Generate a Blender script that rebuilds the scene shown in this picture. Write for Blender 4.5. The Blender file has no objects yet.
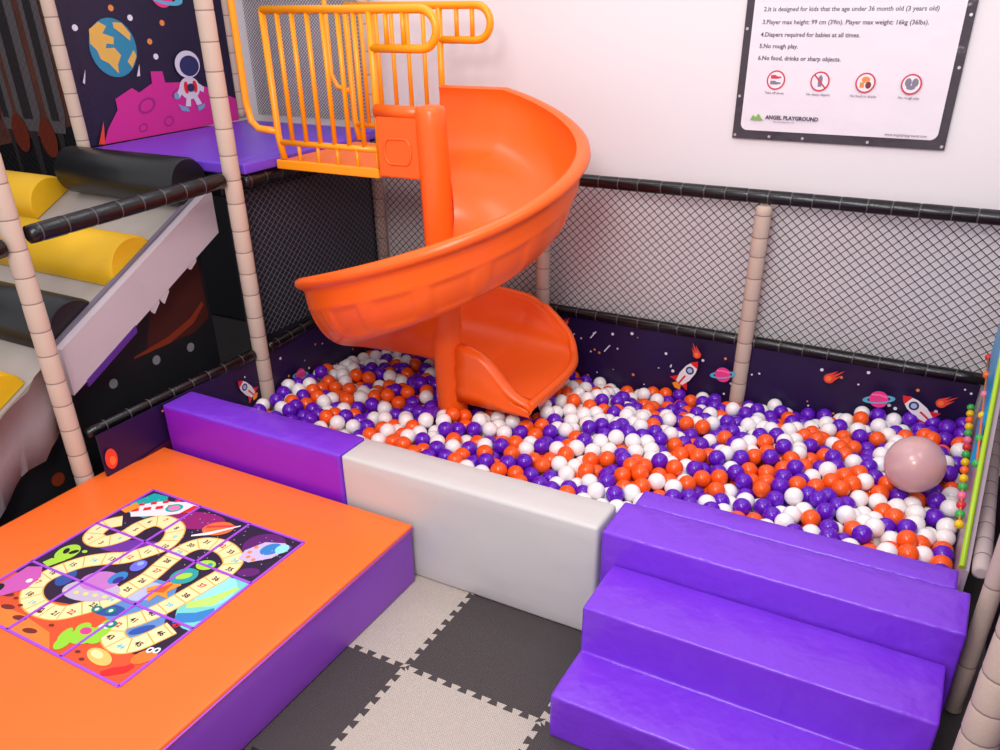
import bpy, bmesh, math, random
import numpy as np
from mathutils import Vector, Matrix, kdtree
random.seed(7)
S = bpy.context.scene
C = S.collection

# ------------------------------------------------------------------ camera, light, exposure
cam_d = bpy.data.cameras.new('camera'); cam = bpy.data.objects.new('camera', cam_d); C.objects.link(cam)
YAW, PITCH, ROLL = 0.5187, -0.5055, -0.0202
CAM = Vector((1.3033, -1.6536, 1.9638))
fw = Vector((-math.sin(YAW)*math.cos(PITCH), math.cos(YAW)*math.cos(PITCH), math.sin(PITCH)))
r0 = Vector((math.cos(YAW), math.sin(YAW), 0)); u0 = r0.cross(fw)
rr = math.cos(ROLL)*r0 + math.sin(ROLL)*u0; uu = -math.sin(ROLL)*r0 + math.cos(ROLL)*u0
M = Matrix((rr, uu, -fw)).transposed().to_4x4(); M.translation = CAM
cam.matrix_world = M
cam_d.sensor_width = 36; cam_d.lens = 838.46/1000*36
cam_d.shift_x = 0.0048; cam_d.shift_y = 0.0753
cam_d.clip_start = 0.05
S.camera = cam
S.view_settings.view_transform = 'Standard'; S.view_settings.look = 'None'
S.view_settings.gamma = 1; S.view_settings.use_curve_mapping = False
S.view_settings.exposure = 0.0
W = bpy.data.worlds.new('world'); S.world = W; W.use_nodes = True
W.node_tree.nodes['Background'].inputs[0].default_value = (0.95, 0.93, 1.0, 1)
W.node_tree.nodes['Background'].inputs[1].default_value = 0.92
def area(loc, target, sx, sy, power, col=(1, 0.96, 0.95)):
    d = bpy.data.lights.new('ceiling_or_fill_lamp', 'AREA'); d.shape = 'RECTANGLE'; d.size = sx; d.size_y = sy; d.energy = power; d.color = col
    o = bpy.data.objects.new('ceiling_or_fill_lamp', d); C.objects.link(o); o.location = loc
    o.rotation_euler = (Vector(target)-Vector(loc)).to_track_quat('-Z', 'Y').to_euler()
area((0.3, -0.9, 3.3), (0.0, 0.9, 0.2), 0.8, 0.8, 40)
area((1.0, -2.3, 2.95), (0.1, 1.2, 0.5), 0.6, 0.6, 48)  # front fill added behind the camera to lift front faces and netted wall
area((-0.6, 1.3, 3.4), (-0.6, 1.3, 0), 1.6, 0.5, 12)
area((1.9, 0.3, 3.3), (1.0, 1.2, 0.3), 0.6, 1.0, 10)

# ------------------------------------------------------------------ materials
def lin(c):
    return tuple(((x/255)/12.92 if x/255 <= 0.04045 else ((x/255+0.055)/1.055)**2.4) for x in c) + (1,)
MATS = {}
def mat(name, rgb, rough=0.5, bump=0.0, bscale=40, metal=0, vary=0.0, vscale=6, coat=0, spec=0.5, alpha=1, trans=0, sub=0, bump2=0, b2scale=5):
    if name in MATS: return MATS[name]
    m = bpy.data.materials.new(name); m.use_nodes = True; MATS[name] = m
    nt = m.node_tree; b = nt.nodes['Principled BSDF']
    b.inputs['Base Color'].default_value = lin(rgb); b.inputs['Roughness'].default_value = rough; b.inputs['Metallic'].default_value = metal
    b.inputs['Coat Weight'].default_value = coat; b.inputs['Coat Roughness'].default_value = 0.12
    b.inputs['Specular IOR Level'].default_value = spec
    b.inputs['Alpha'].default_value = alpha; b.inputs['Transmission Weight'].default_value = trans
    if sub: b.inputs['Subsurface Weight'].default_value = sub; b.inputs['Subsurface Radius'].default_value = (0.02, 0.01, 0.01)
    tc = nt.nodes.new('ShaderNodeTexCoord')
    if vary:
        n = nt.nodes.new('ShaderNodeTexNoise'); n.inputs['Scale'].default_value = vscale; n.inputs['Detail'].default_value = 4
        nt.links.new(tc.outputs['Object'], n.inputs['Vector'])
        mx = nt.nodes.new('ShaderNodeMix'); mx.data_type = 'RGBA'
        a = lin(rgb); mx.inputs['A'].default_value = tuple(x*(1-vary) for x in a[:3])+(1,); mx.inputs['B'].default_value = tuple(min(1, x*(1+vary)) for x in a[:3])+(1,)
        nt.links.new(n.outputs['Fac'], mx.inputs['Factor']); nt.links.new(mx.outputs['Result'], b.inputs['Base Color'])
    last = None
    for st, sc, dist in ((bump2, b2scale, 0.02), (bump, bscale, 0.004)):
        if st:
            n = nt.nodes.new('ShaderNodeTexNoise'); n.inputs['Scale'].default_value = sc; n.inputs['Detail'].default_value = 3
            nt.links.new(tc.outputs['Object'], n.inputs['Vector'])
            bp = nt.nodes.new('ShaderNodeBump'); bp.inputs['Strength'].default_value = st; bp.inputs['Distance'].default_value = dist
            nt.links.new(n.outputs['Fac'], bp.inputs['Height'])
            if last: nt.links.new(last.outputs['Normal'], bp.inputs['Normal'])
            last = bp
    if last: nt.links.new(last.outputs['Normal'], b.inputs['Normal'])
    return m
def flat(name, rgb, rough=0.5): return mat('print_'+name, rgb, rough)
WALL = mat('wall_paint', (235, 228, 229), 0.7, 0.05, 90)
ORANGE = mat('slide_plastic', (255, 100, 22), 0.32, 0.03, 260, spec=0.5, bump2=0.02, b2scale=6)
YEL = mat('yellow_powder_coat', (255, 158, 8), 0.32)
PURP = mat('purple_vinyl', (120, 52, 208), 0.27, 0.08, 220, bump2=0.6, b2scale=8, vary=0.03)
PURPM = mat('purple_vinyl_led_tinge', (140, 30, 196), 0.33, 0.08, 220, bump2=0.35, b2scale=5)  # bench front only: magenta tinge of the LED light put into the purple
PURPD = mat('block_side_vinyl', (138, 66, 188), 0.4, 0.08, 220, bump2=0.3, b2scale=5)
ORV = mat('orange_vinyl', (255, 112, 38), 0.38, 0.08, 220, bump2=0.3, b2scale=4)
GREYV = mat('grey_vinyl', (200, 195, 192), 0.4, 0.08, 220, bump2=0.3, b2scale=5, vary=0.02)
BEIGE = mat('beige_pole_foam', (200, 177, 160), 0.75, 0.25, 160, vary=0.05)
SEAM = mat('pole_seam', (140, 120, 112), 0.8)
BLK = mat('black_pole_foam', (15, 12, 15), 0.25, 0.2, 120)
BSEAM = mat('black_clip', (80, 74, 76), 0.3)
NET = mat('net_cord', (24, 20, 24), 0.8)
NETG = mat('grey_net_cord', (92, 94, 104), 0.8)
NAVY = mat('navy_print', (34, 15, 62), 0.4, vary=0.5, vscale=3)
NAVYD = mat('dark_grey_padding', (40, 40, 50), 0.6, vary=0.25, vscale=5)
BLACKV = mat('black_vinyl', (20, 20, 23), 0.35, 0.1, 60, bump2=0.3, b2scale=4)
YELV = mat('yellow_vinyl', (228, 176, 10), 0.5, 0.1, 200, vary=0.06)
CLOTH = mat('pale_ramp_cloth', (188, 174, 180), 0.8, 0.3, 160, vary=0.05)
CLOTH2 = mat('beige_ramp_top', (170, 160, 152), 0.85, 0.3, 160, vary=0.08)
DPURP = mat('deck_purple_vinyl', (112, 66, 205), 0.35, 0.08, 200, vary=0.04)
def tread(name, rgb):
    m = mat(name, rgb, 0.6, vary=0.04, vscale=30)
    nt = m.node_tree; b = nt.nodes['Principled BSDF']; tc = nt.nodes.new('ShaderNodeTexCoord')
    br = nt.nodes.new('ShaderNodeTexBrick'); br.inputs['Scale'].default_value = 42; br.inputs['Mortar Size'].default_value = 0.12; br.inputs['Mortar Smooth'].default_value = 0.8
    br.inputs['Color1'].default_value = (1, 1, 1, 1); br.inputs['Color2'].default_value = (0.7, 0.7, 0.7, 1); br.inputs['Mortar'].default_value = (0, 0, 0, 1)
    mp = nt.nodes.new('ShaderNodeMapping'); mp.inputs['Rotation'].default_value = (0, 0, 0.785)
    nt.links.new(tc.outputs['Object'], mp.inputs['Vector']); nt.links.new(mp.outputs['Vector'], br.inputs['Vector'])
    bp = nt.nodes.new('ShaderNodeBump'); bp.inputs['Strength'].default_value = 0.55; bp.inputs['Distance'].default_value = 0.006
    nt.links.new(br.outputs['Color'], bp.inputs['Height']); nt.links.new(bp.outputs['Normal'], b.inputs['Normal'])
    return m
MATB = tread('black_foam_mat', (70, 63, 62)); MATW = tread('beige_foam_mat', (190, 178, 166))

# ------------------------------------------------------------------ object helpers
def tag(o, label=None, cat=None, group=None, kind=None):
    if label: o['label'] = label
    if cat: o['category'] = cat
    if group: o['group'] = group
    if kind: o['kind'] = kind
    return o
def obj(name, bm, mats, parent=None, smooth=False, recalc=True):
    if recalc: bmesh.ops.recalc_face_normals(bm, faces=bm.faces)
    me = bpy.data.meshes.new(name); bm.to_mesh(me); bm.free()
    if not isinstance(mats, (list, tuple)): mats = [mats]
    for m in mats: me.materials.append(m)
    if smooth: me.shade_smooth()
    o = bpy.data.objects.new(name, me); C.objects.link(o)
    if parent: o.parent = parent
    return o
def sharp(o, ang=40):
    o.data.set_sharp_from_angle(angle=math.radians(ang)); return o
def empty(name, loc=(0, 0, 0)):
    o = bpy.data.objects.new(name, None); C.objects.link(o); o.location = loc; o.empty_display_size = 0.05; return o
def place(root, loc):
    """put the empty at loc while its children keep where they are"""
    for c in root.children: c.matrix_parent_inverse = Matrix.Translation(-Vector(loc))
    root.location = loc
def box(bm, a, b, mi=0):
    x0, y0, z0 = a; x1, y1, z1 = b
    v = [bm.verts.new(p) for p in ((x0,y0,z0),(x1,y0,z0),(x1,y1,z0),(x0,y1,z0),(x0,y0,z1),(x1,y0,z1),(x1,y1,z1),(x0,y1,z1))]
    for f in ((0,3,2,1),(4,5,6,7),(0,1,5,4),(1,2,6,5),(2,3,7,6),(3,0,4,7)):
        bm.faces.new([v[i] for i in f]).material_index = mi
    return v
def ring_frame(d):
    d = d.normalized(); a = Vector((0, 0, 1)) if abs(d.z) < 0.9 else Vector((1, 0, 0))
    u = d.cross(a).normalized(); return u, d.cross(u).normalized()
def sweep(bm, pts, rad, n=12, mi=0, caps=True, mis=None):
    pts = [Vector(p) for p in pts]; rings = []
    u = None
    for i, p in enumerate(pts):
        d = (pts[min(i+1, len(pts)-1)]-pts[max(i-1, 0)])
        if d.length < 1e-9: d = Vector((0, 0, 1))
        d.normalize()
        if u is None: u, w = ring_frame(d)
        else:
            u = (u-d*u.dot(d)).normalized(); w = d.cross(u)
        r = rad[i] if isinstance(rad, (list, tuple)) else rad
        rings.append([bm.verts.new(p+(u*math.cos(2*math.pi*k/n)+w*math.sin(2*math.pi*k/n))*r) for k in range(n)])
    for i in range(len(rings)-1):
        for k in range(n):
            f = bm.faces.new((rings[i][k], rings[i][(k+1) % n], rings[i+1][(k+1) % n], rings[i+1][k]))
            f.material_index = mis[i] if mis else mi; f.smooth = True
    if caps:
        bm.faces.new(rings[0][::-1]).material_index = mi; bm.faces.new(rings[-1]).material_index = mi
    return rings
def padded(name, p0, p1, r, mats, label, cat, spacing=0.1, group=None, parent=None, wob=0.0, cap=True):
    p0 = Vector(p0); p1 = Vector(p1); L = (p1-p0).length; d = (p1-p0)/L
    P, R, MI = [], [], []
    s = 0
    cuts = []
    t = spacing*random.uniform(0.3, 0.9)
    while t < L-0.02: cuts.append(t); t += spacing*random.uniform(0.85, 1.15)
    def add(t, rad, mi): P.append(p0+d*t); R.append(rad); MI.append(mi)
    if cap: add(0, r*0.6, 0); add(0.006, r*0.95, 0)
    else: add(0, r, 0)
    for c in cuts:
        add(c-0.010, r*random.uniform(0.985, 1.02), 0); add(c-0.0025, r*0.975, 1); add(c, r*0.965, 1); add(c+0.0025, r*0.975, 0); add(c+0.012, r*random.uniform(0.985, 1.02), 0)
    if cap: add(L-0.006, r*0.95, 0); add(L, r*0.6, 0)
    else: add(L, r, 0)
    bm = bmesh.new(); sweep(bm, P, R, 16, mis=MI)
    o = obj(name, bm, mats, parent)
    if not parent: tag(o, label, cat, group)
    return o
def bevel_box(name, a, b, mats, parent=None, bev=0.012, cuts=6, puff=0.0, wr=0.0, face_mats=None):
    """an upholstered foam box: rounded seams, slightly bulging and wrinkled faces"""
    bm = bmesh.new(); box(bm, (0, 0, 0), (1, 1, 1))
    for f in bm.faces:
        if face_mats: f.material_index = face_mats(f.normal if f.normal.length else f.normal)
    bm.normal_update()
    for f in bm.faces: f.material_index = face_mats(f.normal) if face_mats else 0
    A = Vector(a); B = Vector(b); D = B-A
    for v in bm.verts: v.co = Vector((A[i]+v.co[i]*D[i] for i in range(3)))
    # even grid over each face
    for ax in range(3):
        n = max(1, int(D[ax]/0.05))
        for k in range(1, n):
            c = A.copy(); c[ax] += D[ax]*k/n; no = Vector((0, 0, 0)); no[ax] = 1
            bmesh.ops.bisect_plane(bm, geom=bm.verts[:]+bm.edges[:]+bm.faces[:], plane_co=c, plane_no=no)
    ed = [e for e in bm.edges if len(e.link_faces) == 2 and e.link_faces[0].normal.dot(e.link_faces[1].normal) < 0.5]
    bmesh.ops.bevel(bm, geom=ed, offset=bev, segments=3, profile=0.6, affect='EDGES')
    from mathutils import noise
    sd = random.uniform(0, 50)
    bm.normal_update()
    for v in bm.verts:
        q = v.co; off = Vector((0, 0, 0))
        g = [min((q[i]-A[i]), (B[i]-q[i]))/D[i] for i in range(3)]
        for i in range(3):
            if g[i]*D[i] < 1e-4:
                o2 = [j for j in range(3) if j != i]
                w = (4*g[o2[0]]*(1-g[o2[0]]))**0.5*(4*g[o2[1]]*(1-g[o2[1]]))**0.5
                off[i] += (1 if q[i]-A[i] > D[i]/2 else -1)*(puff*w)
        nn = noise.noise(q*6+Vector((sd, 0, 0)))+0.5*noise.noise(q*15+Vector((0, sd, 0)))
        v.co = q+off+v.normal*nn*wr*(0.35 if min(g[0]*D[0], 1) > 1 else 1)
    o = obj(name, bm, mats, parent, smooth=True)
    return o

# ---- printed artwork: flat coloured shapes laid on a panel, one mesh per print
class Print:
    def __init__(s, origin, U, V, N, step=0.00035):
        s.o = Vector(origin); s.U = Vector(U); s.V = Vector(V); s.N = Vector(N).normalized(); s.bm = bmesh.new(); s.mats = []; s.l = 1; s.step = step
    def mi(s, m):
        if m not in s.mats: s.mats.append(m)
        return s.mats.index(m)
    def P(s, a, b): return s.o+s.U*a+s.V*b+s.N*(s.l*s.step)
    def poly(s, pts, m):
        s.l += 1
        vs = [s.bm.verts.new(s.P(a, b)) for a, b in pts]
        try: s.bm.faces.new(vs).material_index = s.mi(m)
        except ValueError: pass
    def ell(s, a, b, ra, rb, m, rot=0, n=28):
        c, q = math.cos(rot), math.sin(rot)
        s.poly([(a+ra*math.cos(t)*c-rb*math.sin(t)*q, b+ra*math.cos(t)*q+rb*math.sin(t)*c) for t in [2*math.pi*k/n for k in range(n)]], m)
    def ring(s, a, b, ra, rb, wa, m, rot=0, n=36, t0=0, t1=2*math.pi):
        s.l += 1; c, q = math.cos(rot), math.sin(rot); mi = s.mi(m)
        def pt(t, k): return s.P(a+(ra*k)*math.cos(t)*c-(rb*k)*math.sin(t)*q, b+(ra*k)*math.cos(t)*q+(rb*k)*math.sin(t)*c)
        vs = [(s.bm.verts.new(pt(t0+(t1-t0)*k/n, 1)), s.bm.verts.new(pt(t0+(t1-t0)*k/n, 1-wa))) for k in range(n+1)]
        for k in range(n): s.bm.faces.new((vs[k][0], vs[k+1][0], vs[k+1][1], vs[k][1])).material_index = mi
    def ribbon(s, pts, w, m):
        s.l += 1; mi = s.mi(m); pr = None
        for i, p in enumerate(pts):
            q0 = pts[max(i-1, 0)]; q1 = pts[min(i+1, len(pts)-1)]
            d = (q1[0]-q0[0], q1[1]-q0[1]); L = math.hypot(*d) or 1; n = (-d[1]/L, d[0]/L)
            ww = w[i] if isinstance(w, list) else w
            a = s.bm.verts.new(s.P(p[0]+n[0]*ww, p[1]+n[1]*ww)); b = s.bm.verts.new(s.P(p[0]-n[0]*ww, p[1]-n[1]*ww))
            if pr: s.bm.faces.new((pr[0], a, b, pr[1])).material_index = mi
            pr = (a, b)
    def rot(s, pts, a, b, ang, k=1): 
        c, q = math.cos(ang), math.sin(ang); return [(a+k*(x*c-y*q), b+k*(x*q+y*c)) for x, y in pts]
    def text(s, txt, a, b, size, m, align='LEFT', bold=0.0):
        s.l += 1; cu = bpy.data.curves.new('t', 'FONT'); cu.body = txt; cu.size = size; cu.align_x = align; cu.offset = bold; cu.fill_mode = 'FRONT'; cu.resolution_u = 2
        o = bpy.data.objects.new('t', cu); C.objects.link(o); dg = bpy.context.evaluated_depsgraph_get(); me = bpy.data.meshes.new_from_object(o.evaluated_get(dg))
        mi = s.mi(m); vs = [s.bm.verts.new(s.P(a+v.co.x, b+v.co.y)) for v in me.vertices]
        for p in me.polygons:
            try: s.bm.faces.new([vs[i] for i in p.vertices]).material_index = mi
            except ValueError: pass
        bpy.data.objects.remove(o); bpy.data.curves.remove(cu); bpy.data.meshes.remove(me)
    def rocket(s, a, b, k, ang):
        R = lambda pts: s.rot(pts, a, b, ang, k)
        s.poly(R([(-.9, .1), (-1.35, .35), (-1.5, 0), (-1.35, -.35), (-.9, -.1)]), flat('flame', (255, 150, 40)))
        s.poly(R([(-.5, .3), (-1.1, .75), (-1.05, .2)]), flat('red', (226, 30, 36))); s.poly(R([(-.5, -.3), (-1.05, -.2), (-1.1, -.75)]), flat('red', (226, 30, 36)))
        s.poly(R([(-1, .25), (-.4, .42), (.3, .4), (.75, .25), (1.05, 0), (.75, -.25), (.3, -.4), (-.4, -.42), (-1, -.25)]), flat('white', (240, 234, 236)))
        s.poly(R([(.62, .3), (.8, .22), (1.08, 0), (.8, -.22), (.62, -.3)]), flat('red', (226, 30, 36)))
        s.poly(R([(-1.05, .06), (-.3, .06), (-.3, -.06), (-1.05, -.06)]), flat('red', (226, 30, 36)))
        s.ell(a+.2*k*math.cos(ang), b+.2*k*math.sin(ang), .28*k, .28*k, flat('navy', (40, 44, 92))); s.ell(a+.2*k*math.cos(ang), b+.2*k*math.sin(ang), .17*k, .17*k, flat('ice', (176, 192, 232)))
    def planet(s, a, b, k):
        s.ring(a, b, 1.7*k, .5*k, .3, flat('cyan', (90, 180, 210)), .25, t0=0, t1=math.pi)
        s.ell(a, b, k, k, flat('pink', (240, 60, 140))); s.ribbon(s.rot([(-.8, .45), (0, .55), (.8, .4)], a, b, 0, k), .08*k, flat('pink_light', (255, 130, 180)))
        s.ring(a, b, 1.7*k, .5*k, .3, flat('cyan', (90, 180, 210)), .25, t0=math.pi, t1=2*math.pi)
    def comet(s, a, b, k, ang):
        c = flat('comet', (232, 70, 44))
        for y, L in ((0, 3), (.5, 2), (-.5, 2.2)): s.poly(s.rot([(0, y+.35), (L, y+.05), (0, y-.35)], a, b, ang, k), c)
        s.ell(a, b, k*.9, k*.9, c); s.ell(a-.1*k, b, k*.5, k*.5, flat('comet_core', (250, 120, 60)))
    def stars(s, w, h, n, k=0.006):
        for i in range(n):
            a, b = random.uniform(.02, w-.02), random.uniform(.02, h-.02); r = k*random.uniform(.4, 1)
            s.ell(a, b, r, r, random.choice((flat('star', (225, 222, 235)), flat('star', (225, 222, 235)), flat('amber', (226, 140, 70)))), n=10)
    def done(s, name, parent=None, base=None):
        return obj(name, s.bm, s.mats, parent, recalc=False)

# ================================================================== the setting
def struct(name, a, b, m):
    bm = bmesh.new(); box(bm, a, b); return tag(obj(name, bm, m), kind='structure')
WY = 2.29
struct('floor', (-5.9, -2.6, -0.06), (2.9, WY, -0.014), mat('floor_base', (60, 56, 56), 0.8))
struct('wall_back', (-5.9, WY, -0.06), (2.9, WY+0.12, 3.6), WALL)
struct('wall_right', (2.9, -2.6, -0.06), (3.0, WY+0.12, 3.6), WALL)
struct('wall_left', (-6.02, -2.6, -0.06), (-5.9, WY+0.12, 3.6), mat('dark_wall_paint', (38, 34, 38), 0.7))

# ---- jigsaw floor mats
def jig(p, q, sgn):
    """boundary polyline from p to q with dovetail teeth, the same for both neighbours"""
    p = Vector(p); q = Vector(q); d = (q-p); L = d.length; d /= L; n = Vector((-d.y, d.x))
    N = 9; T = L/N; h = 0.010; out = [p]
    for k in range(N):
        c = (k+.5)*T
        out += [p+d*(c-T*.19)-n*h, p+d*(c-T*.31)+n*h, p+d*(c+T*.31)+n*h, p+d*(c+T*.19)-n*h]
    return out
def mat_tile(i, j, col, label):
    x0, y0 = i*0.5, j*0.5; A, B, Cc, D = (x0, y0), (x0+.5, y0), (x0+.5, y0+.5), (x0, y0+.5)
    bot = jig(A, B, 1); rig = jig(B, Cc, 1); top = jig(D, Cc, 1); lef = jig(A, D, 1)
    pts = bot+rig+[Vector(Cc)]+list(reversed(top[1:]))+[Vector(D)]+list(reversed(lef[1:]))
    # keep clear of the bench face
    cx = Vector((x0+.25, y0+.25)); pts = [cx+(p-cx)*0.9985 for p in pts]
    bm = bmesh.new(); vs = [bm.verts.new((p.x, p.y, -0.013)) for p in pts]; f = bm.faces.new(vs)
    r = bmesh.ops.extrude_face_region(bm, geom=[f])
    for v in r['geom']:
        if isinstance(v, bmesh.types.BMVert): v.co.z = 0
    o = obj('foam_floor_mat', bm, col); tag(o, label, 'floor mat', 'interlocking foam floor mats'); return o
mat_tile(-1, 0, MATW, 'beige jigsaw foam mat between orange play block and grey bench')
mat_tile(0, 0, MATB, 'dark jigsaw foam mat along the front of the grey bench')
mat_tile(-1, -1, MATB, 'dark jigsaw foam mat beside the purple side of the orange play block')
mat_tile(0, -1, MATW, 'beige jigsaw foam mat at the bottom edge in front of the purple steps')
mat_tile(1, 0, MATW, 'beige jigsaw foam mat mostly hidden under the purple steps')
mat_tile(1, -1, MATB, 'dark jigsaw foam mat at the foot of the purple steps')

# ---- frame posts and rails
XL = -1.51; XR = 1.55; YN = 2.205
PM = [BEIGE, SEAM]; KM = [BLK, BSEAM]
padded('padded_post', (-1.607, 0.075, 0), (-1.612, 0.075, 2.6), .037, PM, 'beige padded post at the left edge behind the orange block corner', 'post', .11, 'beige padded frame posts')
padded('padded_post', (XL, 1.04, 0), (XL, 1.04, 2.6), .037, PM, 'beige padded post at the front corner of the purple platform', 'post', .11, 'beige padded frame posts')
padded('padded_post', (-1.62, YN, 0), (-1.62, YN, 2.6), .030, PM, 'beige padded corner post behind the orange slide where the left net meets the white wall', 'post', .11, 'beige padded frame posts')
padded('padded_post', (-0.585, YN-.02, 0), (-0.575, YN-.02, 1.09), .036, PM, 'beige padded post just right of the slide exit in front of the wall net', 'post', .1, 'beige padded frame posts')
padded('padded_post', (0.49, YN-.02, 0), (0.50, YN-.02, 1.10), .036, PM, 'beige padded post in the middle of the wall net', 'post', .1, 'beige padded frame posts')
padded('padded_post', (-2.455, 1.045, 1.30), (-2.475, 1.045, 2.6), .030, PM, 'beige padded post left of the earth mural', 'post', .1, 'beige padded frame posts')
padded('padded_post', (-2.54, 2.17, 1.32), (-2.54, 2.17, 2.6), .034, PM, 'thin beige padded post at the back right edge of the space mural', 'post', .1, 'beige padded frame posts')
padded('padded_rail', (XL-.06, YN, 1.133), (1.66, YN, 1.133), .030, KM, 'black padded top rail of the net along the white wall', 'rail', .105, 'black padded rails')
padded('padded_rail', (XL-.06, YN, 0.460), (1.52, YN, 0.460), .027, KM, 'black padded rail above the space print along the back of the ball pit', 'rail', .105, 'black padded rails')
padded('padded_rail', (-1.595, 0.12, 0.425), (XL-.005, 1.0, 0.462), .026, KM, 'black padded low rail between the two left posts', 'rail', .105, 'black padded rails')
padded('padded_rail', (XL, 1.085, 0.462), (XL-.09, 2.16, 0.470), .026, KM, 'black padded low rail behind the slide on the left side of the ball pit', 'rail', .105, 'black padded rails')
padded('padded_rail', (-1.60, -.85, 1.18), (-1.605, .03, 1.20), .034, KM, 'short black padded rail end at the left picture edge', 'rail', .105, 'black padded rails')
padded('padded_rail', (-1.60, .12, 1.222), (XL, .985, 1.262), .034, KM, 'black padded handrail sloping across the roller ramp between two posts', 'rail', .1, 'black padded rails')
padded('padded_rail', (XL+.01, 1.085, 1.235), (XL-.07, 2.16, 1.235), .03, KM, 'black padded rail under the right edge of the purple platform', 'rail', .1, 'black padded rails')

# ---- nets
def net(name, O, U, V, w, h, cw, ch, r, m, label, warp=None):
    O = Vector(O); U = Vector(U).normalized(); V = Vector(V).normalized(); N = U.cross(V)
    bm = bmesh.new()
    def seg(a, b, dz):
        n = max(1, int(math.hypot(b[0]-a[0], b[1]-a[1])/0.16)); pr = None
        for i in range(n+1):
            t = i/n; s_, q = a[0]+(b[0]-a[0])*t, a[1]+(b[1]-a[1])*t
            if warp: s_, q = warp(s_, q)
            p = O+U*s_+V*q+N*dz
            rg = [bm.verts.new(p+N*r), bm.verts.new(p+(U-V*0.9).normalized()*r*(1 if dz > 0 else 0)+(U+V*0.9).normalized()*r*(0 if dz > 0 else 1)), bm.verts.new(p-N*r), bm.verts.new(p-(U-V*0.9).normalized()*r*(1 if dz > 0 else 0)-(U+V*0.9).normalized()*r*(0 if dz > 0 else 1))]
            if pr:
                for k in range(4): bm.faces.new((pr[k], pr[(k+1) % 4], rg[(k+1) % 4], rg[k]))
            pr = rg
    sl = ch/cw
    for sg in (1, -1):
        k = -int(h/ch)-2
        while k*cw < w+h/sl+cw:
            # line x = k*cw + sg*v/sl
            x0 = k*cw; pts = []
            v0, v1 = 0.0, h
            xa, xb = x0+sg*v0/sl, x0+sg*v1/sl
            if sg == 1:
                if xa < 0: v0 = -x0*sl
                if xb > w: v1 = (w-x0)*sl
            else:
                if xb < 0: v1 = x0*sl
                if xa > w: v0 = (x0-w)*sl
            if v1-v0 > 0.01: seg((x0+sg*v0/sl, v0), (x0+sg*v1/sl, v1), 0.0006*sg)
            k += 1
    o = obj(name, bm, m, recalc=False); return tag(o, label, 'net')
net('safety_net', (-1.58, YN+.024, .475), (1, 0, 0), (0, 0, 1), 3.12, .645, .044, .040, .0019, NET, 'black diamond mesh net stretched between the rails along the white wall',
    lambda x, y: (x+0.02*math.sin(y*6)*min(1, max(0, (x-2.4)))*1.5, y))
net('safety_net', (-1.575, 2.19, .49), (0, -1, 0), (0, 0, 1), 1.1, .73, .040, .034, .0014, NETG, 'dark diamond mesh net below the purple platform on the left side of the ball pit')
net('safety_net', (-2.48, 2.255, 1.33), (1, 0, 0), (0, 0, 1), .85, 1.2, .02, .018, .0013, NET, 'fine dark net hanging on the wall above the purple platform')

# dark vinyl behind the left net; dark sheet standing in for under-platform shade
def panel(name, a, b, m, label, cat, **k):
    bm = bmesh.new(); box(bm, a, b); return tag(obj(name, bm, m), label, cat, **k)
panel('under_deck_shade', (-3.60, WY-.045, 0.0), (-1.665, WY-.005, 1.24), mat('charcoal_shade', (24, 24, 30), .6, vary=.2), 'dark grey panel standing in for shade under the platform behind the left net', 'wall panel')
panel('platform_side_panel', (-1.66, 1.12, 0.0), (-1.645, 2.165, 1.145), NAVYD, 'dark blue grey vinyl panel right behind the left net', 'wall panel')

# ---- space skirts
sk = empty('space_print_skirt')
bm = bmesh.new(); box(bm, (-1.5, YN-.005, 0.01), (1.50, YN+.005, 0.44)); obj('vinyl_sheet', bm, NAVY, sk)
p = Print((-1.5, YN-.005, 0.0), (1, 0, 0), (0, 0, 1), (0, -1, 0))
p.stars(3.0, .44, 120, .009); p.rocket(1.744, .262, .075, 1.0); p.comet(1.80-.02, .365, .022, 2.3-.3); p.planet(1.917, .286, .038)
p.comet(2.40, .365, .026, .65); p.planet(2.623, .308, .04); p.rocket(2.78, .30, .075, 2.5); p.comet(2.87, .345, .024, .6); p.comet(1.06, .40, .022, .9); p.planet(.72, .33, .035); p.comet(.4, .33, .02, 1)
for a, b in ((1.1, .33), (1.22, .36), (1.3, .3)): p.ribbon([(a, b), (a+.03, b+.04)], .003, flat('star', (225, 222, 235)))
p.done('space_print', sk)
tag(sk, 'dark purple space print skirt with rockets and planets along the white wall', 'skirt')
sk = empty('space_print_skirt')
bm = bmesh.new(); box(bm, (XL-.012, 1.08, 0.01), (XL-.002, 2.17, 0.445)); obj('vinyl_sheet', bm, NAVY, sk)
p = Print((XL-.002, 2.17, 0), (0, -1, 0), (0, 0, 1), (1, 0, 0)); p.stars(1.09, .44, 42, .009); p.planet(.9, .25, .035); p.done('space_print', sk)
tag(sk, 'dark space print skirt with stars under the left net behind the slide', 'skirt')
sk = empty('space_print_skirt')
bm = bmesh.new(); box(bm, (XL-.012, 0.115, 0.01), (XL-.002, 1.0, 0.44)); obj('vinyl_sheet', bm, NAVY, sk)
p = Print((XL-.002, .07, 0), (0, 1, 0), (0, 0, 1), (1, 0, 0)); p.stars(.93, .44, 16, .006)
p.poly([(0.05, .24), (.55, .30), (.6, .14), (.05, .1)], mat('maroon_print', (70, 12, 36), .4)); p.ell(.076, .325, .028, .045, flat('comet', (232, 70, 44))); p.ell(.08, .315, .014, .02, flat('comet_core', (250, 120, 60)))
p.rocket(.835, .325, .062, 2.25); p.done('space_print', sk)
tag(sk, 'dark space print skirt with a small rocket between the two left posts', 'skirt')

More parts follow.
